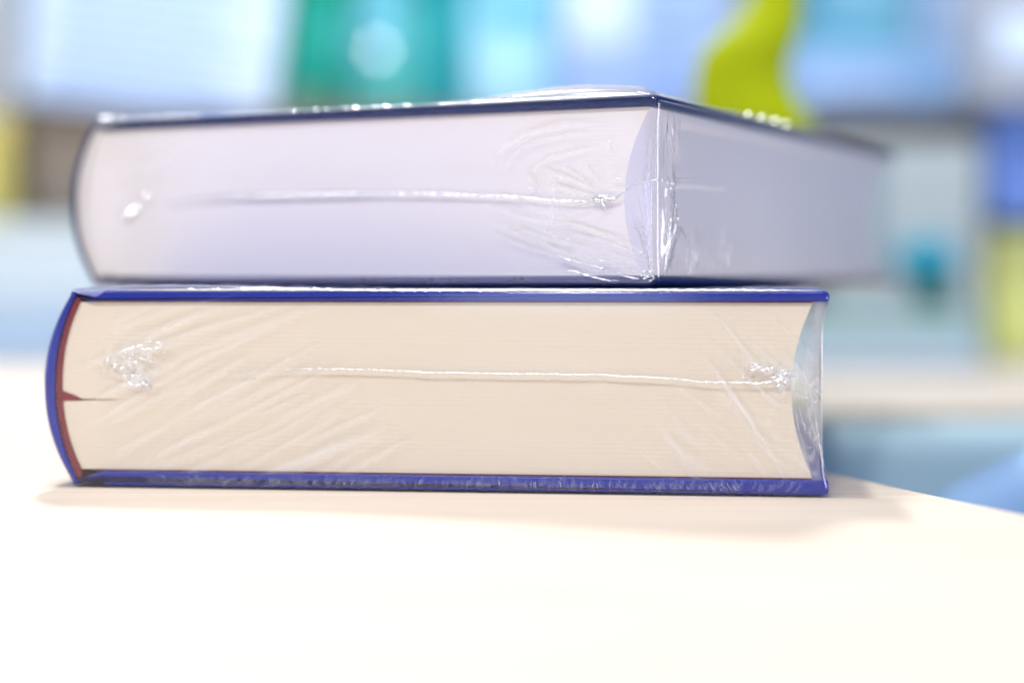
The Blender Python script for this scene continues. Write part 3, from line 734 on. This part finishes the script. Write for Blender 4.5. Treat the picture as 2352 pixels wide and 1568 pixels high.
standing('ring_binder', 1066, 1275, -260, 250, 1.2, .12, pw('pale_cyan', (.27, .60, .78)), 'pale cyan binder above the middle of the upper book', 'binder', [('spine_label', pw('cyan_label', (.36, .66, .82)), .1, .8, .02, .34), ('spine_label', pw('teal_print', (.08, .42, .50)), .25, .95, .42, .5), ('spine_label', pw('cyan_print', (.18, .5, .72)), .0, .3, .55, .9)], base=top)
standing('document_box', 1285, 1660, -260, 250, 1.2, .10, M_pale, 'pale blue document box left of the yellow-green ornament', 'box', [('label_strip', M_white, .05, .45, .32, .62)] + [('text_line', M_print, .5, .9 - .08 * (k % 3), .08 + k * .09, .10 + k * .09) for k in range(9)], base=top)
standing('document_box', 1800, 2245, 110, 250, 1.17, .10, pw('mid_blue', (.21, .36, .60)), 'low blue box on the rack right of the yellow-green ornament', 'box', [('label_strip', pw('blue_label', (.34, .50, .80)), .1, .6, .3, .7)], base=top)
standing('ring_binder', 1830, 2090, -260, 245, 1.30, .12, pw('blue_teal', (.14, .38, .50)), 'blue-green binder behind the low blue box', 'binder', [('spine_label', pw('bt_label', (.25, .5, .65)), .25, .8, .55, .75), ('spine_label', pw('bt_label2', (.08, .26, .36)), .0, .25, .5, .95)], base=top)
standing('ring_binder', 2095, 2240, -260, 245, 1.30, .12, pw('grey_blue', (.25, .37, .55)), 'grey-blue binder behind the right end of the low blue box', 'binder', [('spine_label', pw('gb_label', (.3, .42, .6)), .2, .8, .5, .6)], base=top)
standing('document_box', 2262, 2520, -260, 225, 1.1, .08, pw('lilac_white', (.36, .40, .48)), 'lilac-white box at the top right corner of the picture', 'box', [('label_strip', M_white, .1, .9, .2, .4)], base=top)
# lower row, on the tables
standing('book_cover_display', 2275, 2560, 248, 500, 1.12, .02, pw('cobalt', (.12, .22, .56)), 'cobalt blue panel at the right edge under the rack', 'panel', [('print_strip', pw('cobalt2', (.16, .27, .7)), .1, .8, .2, .4)])
bpy.context.scene.objects['book_cover_display'].name = 'hanging_panel'
standing('storage_tub', 2270, 2560, 525, 815, 1.14, .10, pw('pale_lime', (.58, .62, .22)), 'pale yellow-green tub at the right edge on the cream table', 'tub', [('rim', pw('lime_rim', (.65, .7, .35)), .0, 1., .9, 1.)], base=.0003)
standing('notice_card', 1900, 2255, 325, 700, 1.12, .02, pw('grey_white', (.33, .39, .41)), 'large grey-white card under the rack right of the upper book', 'card', [('print_strip', pw('gw2', (.28, .37, .38)), .1, .9, .1, .2)], base=.0003)
standing('folder_stack', 1700, 2260, 714, 812, 1.02, .07, pw('pale_grey_green', (.30, .40, .43)), 'stack of pale grey-green folders at the back of the cream table', 'folders', [('folder_edge', pw('gg', (.2, .37, .37)), 0, 1, .75, .9), ('folder_edge', pw('gb2', (.42, .54, .68)), 0, 1, .1, .35)], base=.0003)
tb = [o for o in bpy.context.scene.objects if o.get('label', '').startswith('teal binder')][0]
p = at(868, 116, 1.196)
facet(p, FL1, .008, plain('polished_metal', (.85, .92, 1.0), .36, .02, 10, 1.0), tb, 'glint_disc')  # small disc added to the binder for a blurred highlight
bpy.data.materials['polished_metal'].node_tree.nodes['Principled BSDF'].inputs['Metallic'].default_value = 1.0
# bottle of two colours
q = at(2118, 714, 1.06); fz = at(0, 714, 1.02).z
bt = empty('bottle', (q.x, 1.05, fz + .0004)); tag(bt, 'small teal and green bottle on the pale folders right of the upper book', 'bottle')
lathe('bottle_body', [(.008, 0), (.0105, .002), (.0115, .012), (.011, .0165)], (.003, 0, 0), pw('bottle_green', (.0, .10, .06), .3), bt)
lathe('cap', [(.012, .0168), (.0165, .019), (.0165, .036), (.012, .039)], (0, 0, 0), pw('cap_teal', (.01, .24, .36), .3), bt)
# left, under the rack
standing('file_box', -220, 25, 262, 530, 1.14, .08, pw('mustard', (.52, .47, .15)), 'mustard yellow box at the left edge under the rack', 'box', [('label_strip', pw('mustard2', (.65, .6, .2)), .2, .8, .3, .6)], base=None)
standing('file_box', 62, 300, 290, 510, 1.13, .06, pw('taupe', (.17, .145, .12)), 'taupe box under the rack between the mustard box and the upper book', 'box', [('label_strip', pw('taupe2', (.22, .2, .17)), .2, .8, .3, .6)])
standing('paper_stack', -260, 262, 505, 742, 1.10, .12, pw('near_white', (.45, .54, .59)), 'white stack of paper left of the upper book', 'papers', [('paper_edge', pw('paper_shade', (.55, .66, .76)), 0, 1, .3, .45)])
standing('storage_tray', -260, 400, 742, 838, 1.08, .14, pw('sky_tray', (.34, .47, .64)), 'light blue tray under the white paper stack at the left edge', 'tray', [('rim', pw('tray_rim', (.45, .62, .86)), 0, 1, .8, 1)], base=.0003)
# yellow-green curved ornament standing on the cream table
M_lime = pw('yellow_green', (.35, .42, .0), .7)
orn = empty('ornament', (at(1745, 300, .73).x, .73, 0.0003)); tag(orn, 'bright yellow-green curved ornament rising behind the upper book', 'ornament')
pts = []
for (x, y, r) in [(1800, -150, 40), (1796, -80, 44), (1784, 0, 58), (1766, 50, 76), (1730, 95, 99), (1707, 140, 106), (1703, 190, 108), (1712, 235, 120), (1736, 290, 138), (1700, 400, 120), (1630, 600, 80), (1600, 800, 80)]:
    p = at(x, y, .73); pts.append((p.x - orn.location.x, p.z, r * .73 / FPX))
pts.append((pts[-1][0], .0, pts[-1][2]))
V = []; F = []; n = 32; fine = []
for i in range(len(pts) - 1):
    for k in range(6):
        t = k / 6; t = t * t * (3 - 2 * t) * .4 + t * .6
        fine.append(tuple(pts[i][c] * (1 - t) + pts[i + 1][c] * t for c in range(3)))
fine.append(pts[-1])
for (x, z, r) in fine:
    for k in range(n):
        a = 2 * math.pi * k / n; V.append((x + r * math.cos(a), .7 * r * math.sin(a), z))
for i in range(len(fine) - 1):
    for k in range(n):
        j = (k + 1) % n; F.append((i * n + j, i * n + k, (i + 1) * n + k, (i + 1) * n + j))
F.append(tuple(range(n))); F.append(tuple((len(fine) - 1) * n + k for k in range(n))[::-1])
me = bpy.data.meshes.new('ornament_body'); me.from_pydata(V, [], F); link('ornament_body', me, M_lime, orn, True)
lathe('foot', [(.036, 0), (.036, .004), (.03, .006)], (pts[-1][0], 0, 0), M_lime, orn)

# chairs seen in the gap between the tables, right
def chair(loc, rz, wd, mat, label, top_z, tilt):
    r = empty('chair', loc, rz); tag(r, label, 'chair', 'blue chairs beside the tables')
    box('backrest', (wd, .03, .34), (0, 0, top_z - .34), mat, r, .012, (0, tilt, 0))
    box('seat', (wd * .95, .42, .05), (0, .24, top_z - .46), mat, r, .015)
    for sx in (-1, 1):
        for sy in (.06, .42):
            box('leg', (.025, .025, .75 + top_z - .46), (sx * wd * .42, sy, -.75), M_edge, r, .003)
    return r
chair((.42, .655, 0), 0, .70, pw('pale_blue_seat', (.37, .52, .60), .6), 'pale blue chair in the gap between the two tables', -.001, 0)
chair((.415, .53, 0), 0, .34, pw('sky_blue_seat', (.27, .45, .74), .5), 'brighter blue chair at the lower right, behind the table edge', .093, R(-26))
